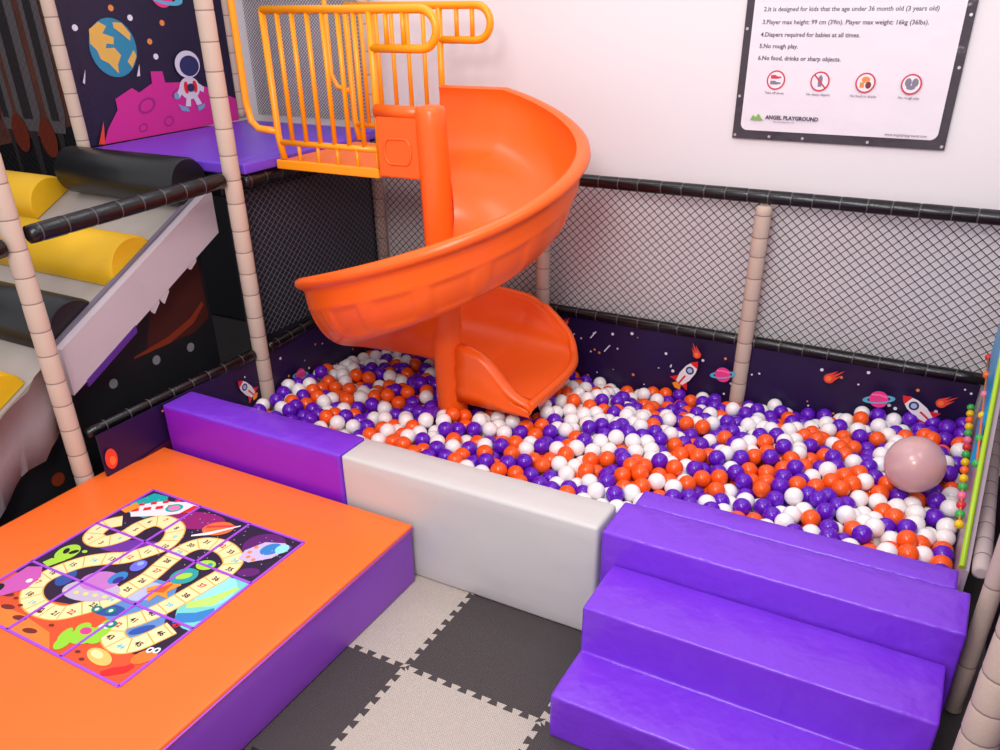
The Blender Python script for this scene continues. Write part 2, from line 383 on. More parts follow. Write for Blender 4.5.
# ---- dark mural panel under the roller ramp
sp = empty('space_mural')
bm = bmesh.new()
pv = [[bm.verts.new((x, y, z)) for y, z in ((-1.0, 0), (1.02, 0), (1.02, 1.02), (-.75, .13), (-1.0, .10))] for x in (-1.80, -1.775)]
bm.faces.new(pv[0]); bm.faces.new(pv[1][::-1])
for k in range(5): bm.faces.new((pv[0][k], pv[1][k], pv[1][(k+1) % 5], pv[0][(k+1) % 5]))
ob = obj('vinyl_sheet', bm, mat('charcoal_print', (24, 25, 29), .45, vary=.2), sp)
p = Print((-1.775, -1.0, 0), (0, 1, 0), (0, 0, 1), (1, 0, 0)); q = flat('rust', (124, 44, 20)); q2 = flat('rust_dark', (64, 24, 18))
p.poly([(1.62, .56), (1.7, .78), (1.86, .90), (2.0, .95), (2.0, .60), (1.9, .56)], q2)
p.ribbon([(1.55, .56), (1.75, .575), (1.9, .62), (1.98, .68)], [.004, .016, .016, .01], q)
for a, b in ((1.86, .5), (1.66, .51), (1.42, .49), (1.05, .45), (1.18, .4)): p.ell(a, b, .022, .022, flat('star_dim', (120, 122, 126)), n=14)
p.ell(.93, .33, .03, .03, flat('rust', (124, 44, 20))); p.ell(1.06, .2, .03, .03, flat('rust', (124, 44, 20))); p.ell(.95, .08, .035, .035, flat('rust', (124, 44, 20)))
p.done('space_print', sp); tag(sp, 'black vinyl panel with rust planet and grey dots below the roller ramp', 'mural')

# ---- earth mural
mu = empty('space_mural')
bm = bmesh.new(); box(bm, (-2.535, 1.10, 1.315), (-2.515, 2.13, 2.6)); obj('vinyl_sheet', bm, mat('mural_navy', (30, 20, 52), .5, vary=.25), mu)
p = Print((-2.515, 0, 0), (0, 1, 0), (0, 0, 1), (1, 0, 0))
for a, b, c in ((1.19, 1.83, 0), (1.51, 1.86, 0), (1.41, 1.905, 1), (1.60, 1.75, 1), (1.7, 1.83, 1), (1.62, 1.68, 0), (1.3, 1.97, 0), (1.5, 2.1, 0)):
    p.ell(a, b, .016, .014, flat('amber', (226, 140, 70)) if c else flat('star', (225, 222, 235)), n=12)
p.ell(1.375, 1.735, .135, .13, flat('sea', (44, 134, 168)))
g = flat('land', (226, 178, 84))
p.poly([(1.25, 1.76), (1.26, 1.82), (1.32, 1.85), (1.36, 1.83), (1.33, 1.80), (1.39, 1.78), (1.38, 1.75), (1.34, 1.755), (1.33, 1.735), (1.38, 1.735), (1.41, 1.70), (1.38, 1.66), (1.375, 1.62), (1.33, 1.67), (1.29, 1.69), (1.28, 1.73)], g)
p.poly([(1.40, 1.845), (1.45, 1.84), (1.49, 1.79), (1.48, 1.76), (1.43, 1.80), (1.40, 1.82)], g); p.poly([(1.44, 1.67), (1.49, 1.72), (1.50, 1.69), (1.46, 1.64)], g)
p.ell(1.73, 1.97, .075, .072, flat('pink', (240, 60, 140))); p.ring(1.73, 1.955, .13, .04, .35, flat('cyan', (90, 180, 210)), -.25)
mg = flat('magenta', (206, 40, 140)); md = flat('magenta_dark', (160, 30, 118))
p.poly([(1.20, 1.315), (1.24, 1.38), (1.32, 1.46), (1.32, 1.51), (1.43, 1.55), (1.47, 1.525), (1.56, 1.56), (1.565, 1.615), (1.64, 1.61), (1.645, 1.555), (1.8, 1.545), (1.95, 1.50), (2.12, 1.43), (2.125, 1.315)], mg)
for a, b, ra, rb in ((1.5, 1.46, .06, .035), (1.62, 1.37, .035, .025), (1.72, 1.5, .05, .022), (1.45, 1.36, .03, .02)): p.ring(a, b, ra, rb, .3, md, .3)
wh = flat('suit', (216, 208, 222)); bl = flat('boot', (120, 160, 200))
p.ell(1.80, 1.515, .07, .055, wh); p.poly([(1.745, 1.54), (1.70, 1.49), (1.715, 1.47), (1.76, 1.51)], wh); p.poly([(1.855, 1.54), (1.90, 1.51), (1.89, 1.485), (1.84, 1.51)], wh)
p.poly([(1.77, 1.48), (1.75, 1.43), (1.785, 1.425), (1.795, 1.47)], wh); p.poly([(1.81, 1.47), (1.83, 1.425), (1.865, 1.43), (1.835, 1.485)], wh)
p.poly([(1.70, 1.445), (1.765, 1.42), (1.77, 1.40), (1.72, 1.41)], bl); p.poly([(1.83, 1.42), (1.885, 1.43), (1.88, 1.41), (1.835, 1.395)], bl)
p.ell(1.70, 1.485, .017, .017, bl); p.ell(1.775, 1.52, .016, .03, flat('red', (226, 30, 36))); p.ell(1.835, 1.52, .016, .03, flat('red', (226, 30, 36)))
p.ell(1.81, 1.63, .085, .066, wh); p.ell(1.82, 1.622, .066, .050, flat('navy', (40, 44, 92))); p.ell(1.805, 1.517, .026, .02, flat('navy', (40, 44, 92)))
p.poly([(1.165, 1.32), (1.22, 1.42), (1.205, 1.34), (1.20, 1.315)], flat('comet', (232, 70, 44))); p.poly([(1.155, 1.60), (1.185, 1.655), (1.175, 1.62), (1.165, 1.59)], wh); p.poly([(1.47, 1.60), (1.5, 1.655), (1.49, 1.60)], wh)
p.done('space_print', mu); tag(mu, 'space mural with earth, pink moon and astronaut above the purple platform', 'mural')

# ---- far left back panel with a dark rocket picture
fp = empty('rocket_mural')
bm = bmesh.new(); box(bm, (-5.85, WY-.03, .6), (-3.64, WY-.01, 2.7)); obj('vinyl_sheet', bm, mat('brown_print', (104, 58, 44), .6, vary=.7, vscale=5), fp)
p = Print((0, WY-.03, 0), (1, 0, 0), (0, 0, 1), (0, -1, 0), .0006)
p.poly([(-5.8, 1.1), (-5.2, .98), (-4.8, 1.05), (-4.2, 1.18), (-3.9, 1.1), (-3.66, 1.2), (-3.66, .62), (-5.8, .62)], flat('soot', (14, 13, 15)))
gk = flat('rocket_grey', (104, 96, 98)); gd = flat('rocket_dark', (50, 44, 46))
for x, w in ((-4.92, .08), (-4.66, .13), (-4.36, .10)):
    p.poly([(x-w, 1.25), (x-w, 2.65), (x+w, 2.65), (x+w, 1.25), (x+w*.6, 1.12), (x-w*.6, 1.12)], gk)
    p.poly([(x-w*.55, 1.2), (x-w*.55, 2.65), (x+w*.3, 2.65), (x+w*.3, 1.2)], gd)
    p.poly([(x-w*.3, 1.12), (x-w*.2, .72), (x+w*.2, .72), (x+w*.3, 1.12)], gd)
for x, z in ((-5.05, 1.3), (-4.15, 1.4), (-4.0, 1.7), (-4.1, 2.0), (-4.5, 1.08), (-5.1, 1.6), (-3.8, 1.3), (-4.8, 1.1)):
    p.ell(x, z, .09, .13, flat('rust', (124, 44, 20)))
p.done('rocket_print', fp); tag(fp, 'dark brown rocket launch mural on the far left wall', 'mural')
net('safety_net', (-4.1, 1.16, 1.05), (1, 0, 0), (0, 0, 1), 1.62, 1.5, .045, .04, .0006, NET, 'black net in front of the rocket mural at the top left corner')

# ---- platform
pf = empty('play_platform')
bevel_box('deck_pad', (-2.50, 1.09, 1.262), (-1.56, 2.165, 1.312), DPURP, pf, bev=.012)
bevel_box('deck_frame', (-2.47, 1.12, 1.15), (-1.67, 2.165, 1.258), BLACKV, pf, bev=.008)
bevel_box('edge_pad', (-1.60+.045, 1.09, 1.268), (XL+.03, 1.99, 1.312), DPURP, pf, bev=.008)
tag(pf, 'purple padded platform at the top of the slide below the space mural', 'platform')

# ---- roller ramp
rp = empty('roller_ramp')
def rz(y): return 1.165+(y-1.03)*0.50
RX0, RX1 = -3.3, -1.70
bm = bmesh.new()
ys = [1.03, .55, .08, -.3, -.75]
def strip(bm, x0, x1, ys, up, dn, mi=0):
    pr = None
    for y in ys:
        q = [bm.verts.new((x0, y, rz(y)+up)), bm.verts.new((x1, y, rz(y)+up)), bm.verts.new((x1, y, rz(y)+dn)), bm.verts.new((x0, y, rz(y)+dn))]
        if pr:
            for k in range(4): bm.faces.new((pr[k], pr[(k+1) % 4], q[(k+1) % 4], q[k])).material_index = mi
        else: bm.faces.new(q[::-1])
        pr = q
    bm.faces.new(pr)
strip(bm, RX0, RX1-.03, ys, -.02, -.08); obj('ramp_deck', bm, CLOTH2, rp)
bm = bmesh.new(); strip(bm, RX1-.028, RX1+.028, [1.06, .6, .17], .02, -.175); sb = sharp(obj('side_board', bm, CLOTH, rp))
bm = bmesh.new(); strip(bm, RX1-.034, RX1-.012, [1.05, .6, .17], .032, .021); obj('board_trim', bm, mat('board_trim_grey', (110, 100, 116), .7), sb)
bm = bmesh.new()
for y, d in ((.84, .010), (.66, .024), (.60, .02)):
    q = [(y, rz(y)-.15), (y+.07, rz(y+.07)-.15), (y+.065, rz(y+.065)-.19), (y+.03, rz(y+.03)-.19-d), (y+.02, rz(y)-.18-d*.3)]
    for x in (RX1+.02, RX1+.026): bm.faces.new([bm.verts.new((x, a, b)) for a, b in q])
obj('cloth_flap', bm, CLOTH, sb)
bm = bmesh.new(); strip(bm, RX1+.02, RX1+.032, [.52, .4, .24], -.17, -.2); obj('purple_tape', bm, mat('purple_tape', (82, 40, 130), .5), sb)
# lower skirt of the ramp: hanging cloth with folds
bm = bmesh.new(); pr = None
for i in range(25):
    y = .10-i*.035; x = RX1+.02+.012*math.sin(i*.9); drop = .28+.02*math.sin(i*.7)+(.0 if y > -.05 else -(y+.05)*.1)
    zt = rz(y)+(.03 if y > .02 else .0)
    q = [bm.verts.new((x, y, zt)), bm.verts.new((x+.01*math.sin(i*1.3), y, max(.06, zt-drop*.5))), bm.verts.new((x-.006, y-.01, max(.03, zt-drop)))]
    if pr:
        for k in range(2): bm.faces.new((pr[k], pr[k+1], q[k+1], q[k]))
    pr = q
r_ = bmesh.ops.solidify(bm, geom=bm.faces[:], thickness=.012); obj('side_skirt', bm, CLOTH, rp, smooth=True)
def roller(y, rad, m, x0, x1, lift=0, flatb=True):
    bm = bmesh.new(); n = 24; zc = rz(y)+lift; rings = []
    for x in (x0, x0+.012, x1-.012, x1):
        k = .93 if x in (x0, x1) else 1
        if flatb: a = [(math.radians(180-27)+math.radians(-180)*i/n) for i in range(n+1)]   # half round lying on the slope
        else: a = [2*math.pi*i/n for i in range(n)]
        sg = []
        for t in a:
            if flatb:
                th = math.pi*(1-(a.index(t))/n)+math.atan(.5)
                sg.append(bm.verts.new((x, y+math.cos(th)*rad*k, zc-.015+math.sin(th)*rad*k)))
            else: sg.append(bm.verts.new((x, y+math.cos(t)*rad*k, zc+math.sin(t)*rad*k)))
        rings.append(sg)
    m_ = len(rings[0])
    for i in range(3):
        for k in range(m_): 
            f = bm.faces.new((rings[i][k], rings[i][(k+1) % m_], rings[i+1][(k+1) % m_], rings[i+1][k])); f.smooth = True
    bm.faces.new(rings[0]); bm.faces.new(rings[-1])
    return sharp(obj('roller', bm, m, rp), 45)
tag(roller(.99, .105, BLACKV, -2.50, -1.72, .09, False)); 
tag(roller(.635, .13, YELV, -2.62, -1.73), 'yellow roller'); roller(.295, .13, BLACKV, -2.62, -1.73)
tag(roller(-.07, .125, YELV, -2.62, -1.75), 'yellow roller'); tag(roller(.90, .125, YELV, -3.28, -2.58), 'yellow roller')
roller(-.5, .125, BLACKV, -2.62, -1.75); roller(.58, .12, BLACKV, -3.28, -2.66)
tag(rp, 'sloping foam roller ramp with yellow and black rollers on the left', 'ramp')

# ---- foam benches, steps and block
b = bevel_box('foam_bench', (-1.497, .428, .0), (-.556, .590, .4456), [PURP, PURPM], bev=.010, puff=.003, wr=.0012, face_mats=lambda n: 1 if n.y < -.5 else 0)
tag(b, 'long purple foam bench at the left end of the ball pit edge', 'bench', 'foam benches edging the ball pit')
b = bevel_box('foam_bench', (-.548, .428, .0), (.485, .590, .4456), GREYV, bev=.012, puff=.004, wr=.0018)
tag(b, 'pale grey foam bench between the purple bench and the purple steps', 'bench', 'foam benches edging the ball pit')
b = bevel_box('foam_bench', (.53, .634, .0), (1.505, .735, .438), PURP, bev=.010, puff=.002, wr=.0012)
tag(b, 'narrow purple foam bench behind the top step beside the balls', 'bench', 'foam benches edging the ball pit')
b = bevel_box('foam_step', (.500, .428, .0), (1.541, .628, .441), PURP, bev=.009, puff=.002, wr=.0015)
tag(b, 'purple foam top step level with the grey bench', 'step', 'purple foam steps into the ball pit')
def profile_block(name, prof, x0, x1, m):
    bm = bmesh.new()
    n = 16; rings = []
    for i in range(n+1):
        x = x0+(x1-x0)*i/n; rings.append([bm.verts.new((x, y, z)) for y, z in prof])
    for i in range(n):
        for k in range(len(prof)): bm.faces.new((rings[i][k], rings[i+1][k], rings[i+1][(k+1) % len(prof)], rings[i][(k+1) % len(prof)]))
    bm.faces.new(rings[0]); bm.faces.new(rings[-1][::-1]); bmesh.ops.recalc_face_normals(bm, faces=bm.faces)
    bm.normal_update()
    ed = [e for e in bm.edges if e.calc_face_angle(0) > .6]
    bmesh.ops.bevel(bm, geom=ed, offset=.009, segments=3, profile=.6, affect='EDGES')
    bmesh.ops.subdivide_edges(bm, edges=[e for e in bm.edges if e.calc_length() > .06], cuts=2, use_grid_fill=True)
    from mathutils import noise
    bm.normal_update()
    for v in bm.verts: v.co += v.normal*(noise.noise(v.co*6)*.0018+noise.noise(v.co*14+Vector((9, 0, 0)))*.0012)
    return obj(name, bm, m, smooth=True)
pr = [(-.035, 0), (-.035, .04), (-.035, .08), (-.035, .12), (-.035, .1624), (.018, .1624), (.07, .1624), (.125, .1624), (.180, .1624), (.180, .22), (.180, .275), (.180, .3318), (.24, .3318), (.3, .3318), (.36, .3318), (.422, .3318), (.422, 0)]
b = profile_block('foam_step_unit', pr, .545, 1.517, PURP)
tag(b, 'purple foam two-tread step unit in front of the top step at the lower right', 'step', 'purple foam steps into the ball pit')

bk = empty('play_block')
b = bevel_box('block_body', (-1.565, -1.02, .0), (-.226, .40, .238), PURPD, bk, bev=.01, puff=.002, wr=.001)
b = bevel_box('block_top', (-1.567, -1.022, .226), (-.224, .402, .255), ORV, bk, bev=.008, puff=.0, wr=.0005)
ped = mat('block_piping', (170, 80, 220), .4)
bm = bmesh.new(); sweep(bm, [(-.222, -1.02, .2405), (-.222, .40, .2405)], .003, 6); obj('edge_piping', bm, ped, bk)
# the printed game
GX, GY, GW, GH = -1.262, -.662, .764, .790
p = Print((GX, GY, .2554), (GW, 0, 0), (0, GH, 0), (0, 0, 1), .00001)
F = flat
p.poly([(0, 0), (1, 0), (1, 1), (0, 1)], F('board_night', (38, 14, 52)))
p.ell(.40, .90, .16, .07, F('board_magenta', (150, 20, 110)), .3); p.ell(.85, .9, .1, .09, F('board_plum', (96, 20, 110)), .2); p.ell(.32, .62, .17, .05, F('board_violet', (110, 44, 160)), .4)
p.poly([(0, 0), (1, 0), (1, .17), (.9, .14), (.75, .2), (.6, .24), (.42, .22), (.3, .19), (.2, .17), (.1, .26), (0, .25)], F('board_ground', (222, 82, 40)))
p.poly([(0, 0), (.6, 0), (.5, .07), (.3, .09), (.12, .08), (0, .12)], F('board_sand', (240, 130, 50)))
for a, b_ in ((.2, .09), (.31, .07), (.42, .04), (.12, .14)): p.ell(a, b_, .035, .014, F('board_hole', (120, 34, 24)), .2)
p.poly([(.42, .22), (.6, .24), (.75, .2), (.9, .2), (.88, .3), (.72, .52), (.6, .5), (.52, .34)], F('board_blue', (96, 140, 200)))
p.ell(.63, .42, .07, .06, F('board_mist', (186, 190, 222)), .8); p.ell(.6, .27, .07, .035, F('board_deep', (40, 80, 160)), .3)
p.ell(.955, .50, .14, .17, F('board_teal', (120, 210, 200)), .2)
# keep the big planet inside the board
p.ell(.90, .56, .085, .10, F('board_aqua', (150, 226, 232)), .3); p.ribbon([(.86, .44), (.93, .5), (.97, .62)], [.02, .03, .01], F('board_lime', (190, 230, 110))); p.ribbon([(.88, .36), (.95, .40), (1.0, .46)], .03, F('board_azure', (50, 130, 200)))
path = [(0.091,0.739),(0.05,0.68),(0.071,0.593),(0.15,0.579),(0.205,0.656),(0.209,0.754),(0.259,0.823),(0.376,0.807),(0.437,0.709),(0.408,0.626),(0.355,0.547),(0.275,0.494),(0.201,0.419),(0.157,0.295),(0.192,0.204),(0.293,0.151),(0.418,0.159),(0.487,0.226),(0.542,0.321),(0.553,0.409),(0.563,0.499),(0.545,0.616),(0.546,0.724),(0.597,0.79),(0.705,0.802),(0.811,0.749),(0.836,0.66),(0.824,0.581),(0.813,0.504),(0.787,0.378),(0.753,0.295),(0.716,0.233),(0.743,0.174),(0.818,0.152),(0.867,0.186),(0.901,0.265),(0.917,0.314)]
def cat_rom(P, n=5):
    out = []
    for i in range(len(P)-1):
        a, b, c, d = P[max(i-1, 0)], P[i], P[i+1], P[min(i+2, len(P)-1)]
        for k in range(n):
            t = k/n; out.append(tuple(.5*((2*b[j])+(-a[j]+c[j])*t+(2*a[j]-5*b[j]+4*c[j]-d[j])*t*t+(-a[j]+3*b[j]-3*c[j]+d[j])*t**3) for j in (0, 1)))
    return out+[P[-1]]
sm = cat_rom(path)
for a, b_, ra, rb, c in ((.62, .80, .05, .02, 'board_plum'), (.93, .72, .05, .03, 'board_plum'), (.30, .55, .05, .02, 'board_plum'), (.51, .66, .02, .05, 'board_violet'), (.24, .33, .04, .06, 'board_deep'), (.95, .93, .03, .02, 'board_violet')):
    p.ell(a, b_, ra, rb, MATS['print_'+c], .5)
p.ribbon(sm, .047, F('path_edge', (240, 170, 60))); p.ribbon(sm, .041, F('path_cream', (255, 232, 170)))
acc = 0; cell = 0
dg_cols = [F('ink', (60, 30, 40)), F('ink', (60, 30, 40)), F('ink_red', (214, 40, 50)), F('ink', (60, 30, 40)), F('ink_cyan', (110, 200, 220))]
for i in range(1, len(sm)):
    acc += math.hypot(sm[i][0]-sm[i-1][0], sm[i][1]-sm[i-1][1])
    if acc > .062:
        acc = 0; cell += 1
        d = (sm[i][0]-sm[i-1][0], sm[i][1]-sm[i-1][1]); L = math.hypot(*d); n = (-d[1]/L, d[0]/L)
        if cell % 1 == 0: p.ribbon([(sm[i][0]+n[0]*.04, sm[i][1]+n[1]*.04), (sm[i][0]-n[0]*.04, sm[i][1]-n[1]*.04)], .0022, F('path_edge', (240, 170, 60)))
        j = min(len(sm)-1, i+1); c = sm[j]
        c = (c[0]+d[0]/L*.022, c[1]+d[1]/L*.022)
        m = dg_cols[cell % 5]
        p.text(str(cell), c[0], c[1]-.011, .034, m, 'CENTER', .001)
# characters and ships, all generic
def fins(a, b): pass
p.poly([(0.0, .86), (.03, .98), (.12, .99), (.2, .9), (.17, .8), (.06, .80)], F('teal', (0, 170, 170)))
p.poly([(.02, .84), (.10, .78), (.24, .86), (.34, .95), (.34, .995), (.24, .995), (.12, .94)], F('white', (240, 234, 236)))
for k in range(4):
    a, b_ = .07+.045*k, .83+.035*k; p.poly(p.rot([(-.018, -.014), (.018, -.014), (.018, .014), (-.018, .014)], a, b_, .7), F('red', (226, 30, 36))); p.poly(p.rot([(-.014, -.012), (.014, -.012), (.014, .012), (-.014, .012)], a-.012, b_+.05, .7), F('red', (226, 30, 36)))
p.ell(.23, .93, .042, .035, F('teal', (0, 170, 170)), .6); p.ell(.23, .93, .028, .022, F('pink_light', (255, 130, 180)), .6); p.poly([(.29, .90), (.335, .95), (.335, .995), (.30, .99)], F('red', (226, 30, 36)))
p.poly([(0, .80), (.05, .79), (.07, .86), (.02, .88)], F('flame', (255, 150, 40)))
p.ell(.085, .45, .052, .06, F('alien_green', (170, 220, 60)), .3); p.poly([(.06, .39), (.13, .41), (.1, .34), (.05, .35)], F('alien_green', (170, 220, 60)))
p.ell(.07, .455, .014, .022, F('black', (16, 14, 18)), .7); p.ell(.108, .465, .014, .022, F('black', (16, 14, 18)), -.6); p.ell(.15, .49, .014, .01, F('alien_green', (170, 220, 60)))
p.poly([(.03, .12), (.02, .3), (.08, .33), (.14, .28), (.16, .2), (.11, .12)], F('creature', (206, 90, 180))); p.ell(.12, .24, .014, .014, F('white', (240, 234, 236))); p.ell(.01+.03, .14, .03, .035, F('black', (16, 14, 18)))
p.ell(.42, .32, .13, .07, F('saucer_rim', (196, 180, 206)), .3); p.ell(.40, .38, .09, .065, F('saucer_pink', (200, 120, 200)), .3); p.ell(.45, .43, .035, .045, F('board_azure', (50, 130, 200))); p.ell(.465, .42, .02, .025, F('board_ink', (60, 30, 140)))
for k in range(5): p.ell(.33+.045*k, .27+.012*k, .012, .01, F('saucer_light', (240, 220, 120)))
for a, b_, ra, rb in ((.60, .06, .03, .045), (.64, .12, .06, .05), (.60, .15, .03, .03), (.68, .17, .035, .045), (.57, .09, .02, .04), (.70, .12, .03, .02), (.66, .21, .018, .02)): p.ell(a, b_, ra, rb, F('monster_green', (150, 214, 50)), .3)
for a, b_ in ((.655, .19), (.68, .195)): p.ell(a, b_, .010, .010, F('white', (240, 234, 236))); p.ell(.625, .142, .026, .02, F('pink', (240, 60, 140)))
p.ell(.55, .25, .025, .02, F('monster_teal', (20, 130, 120))); p.ell(.61, .27, .02, .02, F('monster_teal', (20, 130, 120))); p.ell(.68, .215, .026, .022, F('monster_teal', (20, 130, 120))); 
for a, b_ in ((.55, .25), (.61, .27), (.68, .215)): p.ell(a, b_, .009, .009, F('white', (240, 234, 236)))
p.ell(.82, .25, .05, .02, F('board_ocean', (40, 80, 170)), .9)
p.ell(.80, .07, .07, .032, F('snail', (250, 190, 100)), -.15); p.ell(.78, .075, .035, .016, F('snail_light', (255, 226, 160)), -.15)
p.ribbon([(.88, .012), (.91, .04), (.945, .07), (.955, .1)], [.012, .02, .018, .012], F('red', (226, 30, 36)))
p.ell(.955, .15, .035, .05, F('monster_orange', (240, 120, 40)), -.5)
for a, b_ in ((.945, .185), (.97, .195)): p.ell(a, b_, .014, .016, F('white', (240, 234, 236))); p.ell(a, b_, .006, .008, F('black', (16, 14, 18)))
p.poly([(.62, .44), (.70, .54), (.74, .52), (.72, .46), (.76, .43), (.70, .43), (.70, .38)], F('flame', (255, 150, 40))); p.poly([(.64, .42), (.70, .52), (.71, .45)], F('flame_red', (232, 84, 30)))
p.ell(.70, .57, .06, .055, F('ship_teal', (40, 160, 160)), .8); p.ell(.70, .57, .035, .02, F('alien_green', (170, 220, 60)), .8); p.ell(.725, .67, .045, .035, F('alien_green', (170, 220, 60)), .3); p.ell(.74, .68, .012, .012, F('ship_teal', (40, 160, 160)))
p.ell(.56, .90, .075, .055, F('saturn', (236, 110, 50)), .5); p.ribbon([(.5, .885), (.56, .92), (.62, .95)], .008, F('saturn_band', (220, 50, 60))); p.ribbon([(.49, .80), (.55, .85), (.64, .965)], [.006, .012, .004], F('white', (240, 234, 236)))
p.ell(.46, .53, .035, .04, F('orb', (110, 110, 230)), .3); p.ell(.455, .545, .015, .015, F('orb_light', (150, 180, 250)))
p.poly([(.80, .83), (.84, .92), (.93, .955), (.97, .92), (.95, .84), (.88, .77), (.82, .77)], F('ship_lavender', (206, 186, 230))); p.ell(.90, .89, .04, .05, F('board_azure', (50, 130, 200)), -.4); p.ell(.945, .915, .03, .035, F('board_aqua', (150, 226, 232)))
for a, b_ in ((.83, .83), (.85, .80), (.885, .795), (.83, .87)): p.ell(a, b_, .011, .011, F('saucer_orange', (250, 140, 70)))
for a, b_ in ((.18, .14), (.24, .12), (.35, .13), (.47, .10), (.75, .03), (.70, .05)): p.ell(a, b_, .012, .007, F('board_hole', (120, 34, 24)), .2)
for k in range(90):
    a, b_ = random.uniform(.02, .98), random.uniform(.62, .98); p.ell(a, b_, .0025, .0025, F('star', (225, 222, 235)), n=6)
gp = p.done('game_print', bk)
# any shape that runs past the board is trimmed to it
bm = bmesh.new(); bm.from_mesh(gp.data)
for co, no in (((GX, 0, 0), (-1, 0, 0)), ((GX+GW, 0, 0), (1, 0, 0)), ((0, GY, 0), (0, -1, 0)), ((0, GY+GH, 0), (0, 1, 0))):
    bmesh.ops.bisect_plane(bm, geom=bm.verts[:]+bm.edges[:]+bm.faces[:], plane_co=co, plane_no=no, clear_outer=True)
bm.to_mesh(gp.data); bm.free()
ztop = .2554+p.l*p.step
bm = bmesh.new()
def strap(a, b, w):
    a = Vector(a); b = Vector(b); d = (b-a).normalized(); n = Vector((-d.y, d.x, 0))*w
    v = [bm.verts.new((q.x, q.y, z)) for z in (.2556, ztop+.0005) for q in (a+n, b+n, b-n, a-n)]
    for f in ((3,2,1,0),(4,5,6,7),(0,1,5,4),(1,2,6,5),(2,3,7,6),(3,0,4,7)): bm.faces.new([v[i] for i in f])
for t in (0, .3333, .6667, 1):
    x, y = GX+GW*t, GY+GH*t; w = .0045 if 0 < t < 1 else .0045
    dx = .012 if t == .3333 else 0
    strap((x, GY, 0), (x+dx*.3, GY+GH, 0), w); strap((GX, y, 0), (GX+GW, y+dx, 0), w)
obj('panel_piping', bm, ped, bk)
tag(bk, 'low orange and purple foam play block with a space board game print on top', 'play block')

# ================================================================== slide
SX, SY, PR = -.589, 1.299, .062
sl = empty('spiral_slide')
def Rt(t): return .522+.009*t+.004*t*t+.016*math.exp(-((t-1.25)/.55)**2)
def Zr(t):
    return 1.578-.128*t-.009*t*t if t < 4.6 else 1.578-.128*4.6-.009*4.6*4.6-(t-4.6)*.128+.0
stations = []   # (centre, outward dir, R, rim z, floor z, phase)
for i in range(12):
    x = -.92+(SX+.92)*i/12; stations.append((Vector((x, SY, 0)), Vector((0, 1, 0)), .522, 1.578, 1.30, -1))
NT = 300
for i in range(NT+1):
    t = 2*math.pi*i/NT; z = Zr(t); stations.append((Vector((SX, SY, 0)), Vector((math.sin(t), math.cos(t), 0)), Rt(t), z, z-.278+.053*max(0, (t-4.0)/2.28)**1.5, t))
R6, z6 = Rt(2*math.pi), Zr(2*math.pi)
for i in range(1, 25):
    s = i/24; x = SX+.40*s
    R = R6-.10*s-.22*max(0, (s-.6)/.4)**2.0
    z = z6-.03*s-.25*s**1.7; fl = z6-.225-.005*s
    stations.append((Vector((x, SY, 0)), Vector((0, 1, 0)), R, max(z, fl+.02), fl, 7+s))
def section(R, zr, zf, ph):
    h = zr-zf; k = min(1, h/.278)
    inn = [(.03, zf+.012*k), (.25*R, zf+.002), (.5*R, zf), (.66*R, zf+.008*k), (.78*R, zf+.10*h), (.86*R, zf+.25*h), (.915*R, zf+.45*h), (.945*R, zf+.68*h), (.96*R, zr-.035*k)]
    lip = [(R-.028*k, zr-.008*k), (R-.012*k, zr), (R+.008*k, zr), (R+.024*k, zr-.010*k), (R+.028*k, zr-.028*k), (R+.018*k, zr-.044*k), (R-.002, zr-.052*k)]
    out = []
    n = 30
    zb = zf-.035
    for j in range(1, n+1):
        a = j/n                         # down the outside wall, a quarter ellipse
        th = a*math.pi/2
        r = (R*.70)+(R*.285)*math.cos(th)**.8 if a < 1 else R*.70
        zz = (zr-.055*k)-(zr-.055*k-zb)*math.sin(th)**1.15
        if ph >= 0 and ph < 7:
            cell = (ph-.25) % .42
            if .05 < cell < .36 and .27 < a < .68:
                e = min(1, (cell-.05)/.02, (.36-cell)/.02, (a-.27)/.035, (.68-a)/.035); e = e*e*(3-2*e); r -= .006*e; zz += .002*e
            elif .20 < a < .24: r += .003
        out.append((r, zz))
    out += [(.45*R, zb-.002), (.2*R, zb), (.03, zb)]
    return inn+lip+out
bm = bmesh.new(); prv = None; first = None
for c, d, R, zr, zf, ph in stations:
    q = [bm.verts.new((c.x+d.x*r, c.y+d.y*r, z)) for r, z in section(R, zr, zf, ph)]
    if prv:
        n = len(q)
        for k in range(n): bm.faces.new((prv[k], prv[(k+1) % n], q[(k+1) % n], q[k]))
    else: first = q
    prv = q
bm.faces.new(first[::-1]); bm.faces.new(prv)
ch = sharp(obj('chute', bm, ORANGE, sl, smooth=True), 50)
bm = bmesh.new()
sweep(bm, [(SX-.005+(-.052)*z/1.56, SY, z) for z in (0, .28, .9, 1.48, 1.535, 1.552, 1.56)], [.072, .070, .066, PR, PR, PR*.9, PR*.6], 28)
po = obj('centre_pole', bm, ORANGE, sl)
# inner wall of the entry, left of the pole
bm = bmesh.new()
bevel = []
box(bm, (-.895, SY-.028, 1.275), (SX-.07, SY+.012, 1.53)); ew = obj('entry_wall', bm, ORANGE, sl)
md_ = ew.modifiers.new('b', 'BEVEL'); md_.width = .008; md_.segments = 3
bm = bmesh.new(); sweep(bm, [(-.90, SY-.010, 1.53), (SX-.07, SY-.010, 1.53)], .026, 16); er = obj('wall_rim', bm, ORANGE, ew)
bm = bmesh.new(); sweep(bm, [(-.83+.03*math.cos(a)+.07*(1 if math.cos(a) > 0 else 0), SY-.028, 1.38+.05*math.sin(a)) for a in [2*math.pi*k/24 for k in range(25)]], .006, 8, caps=False); obj('wall_moulding', bm, ORANGE, ew)
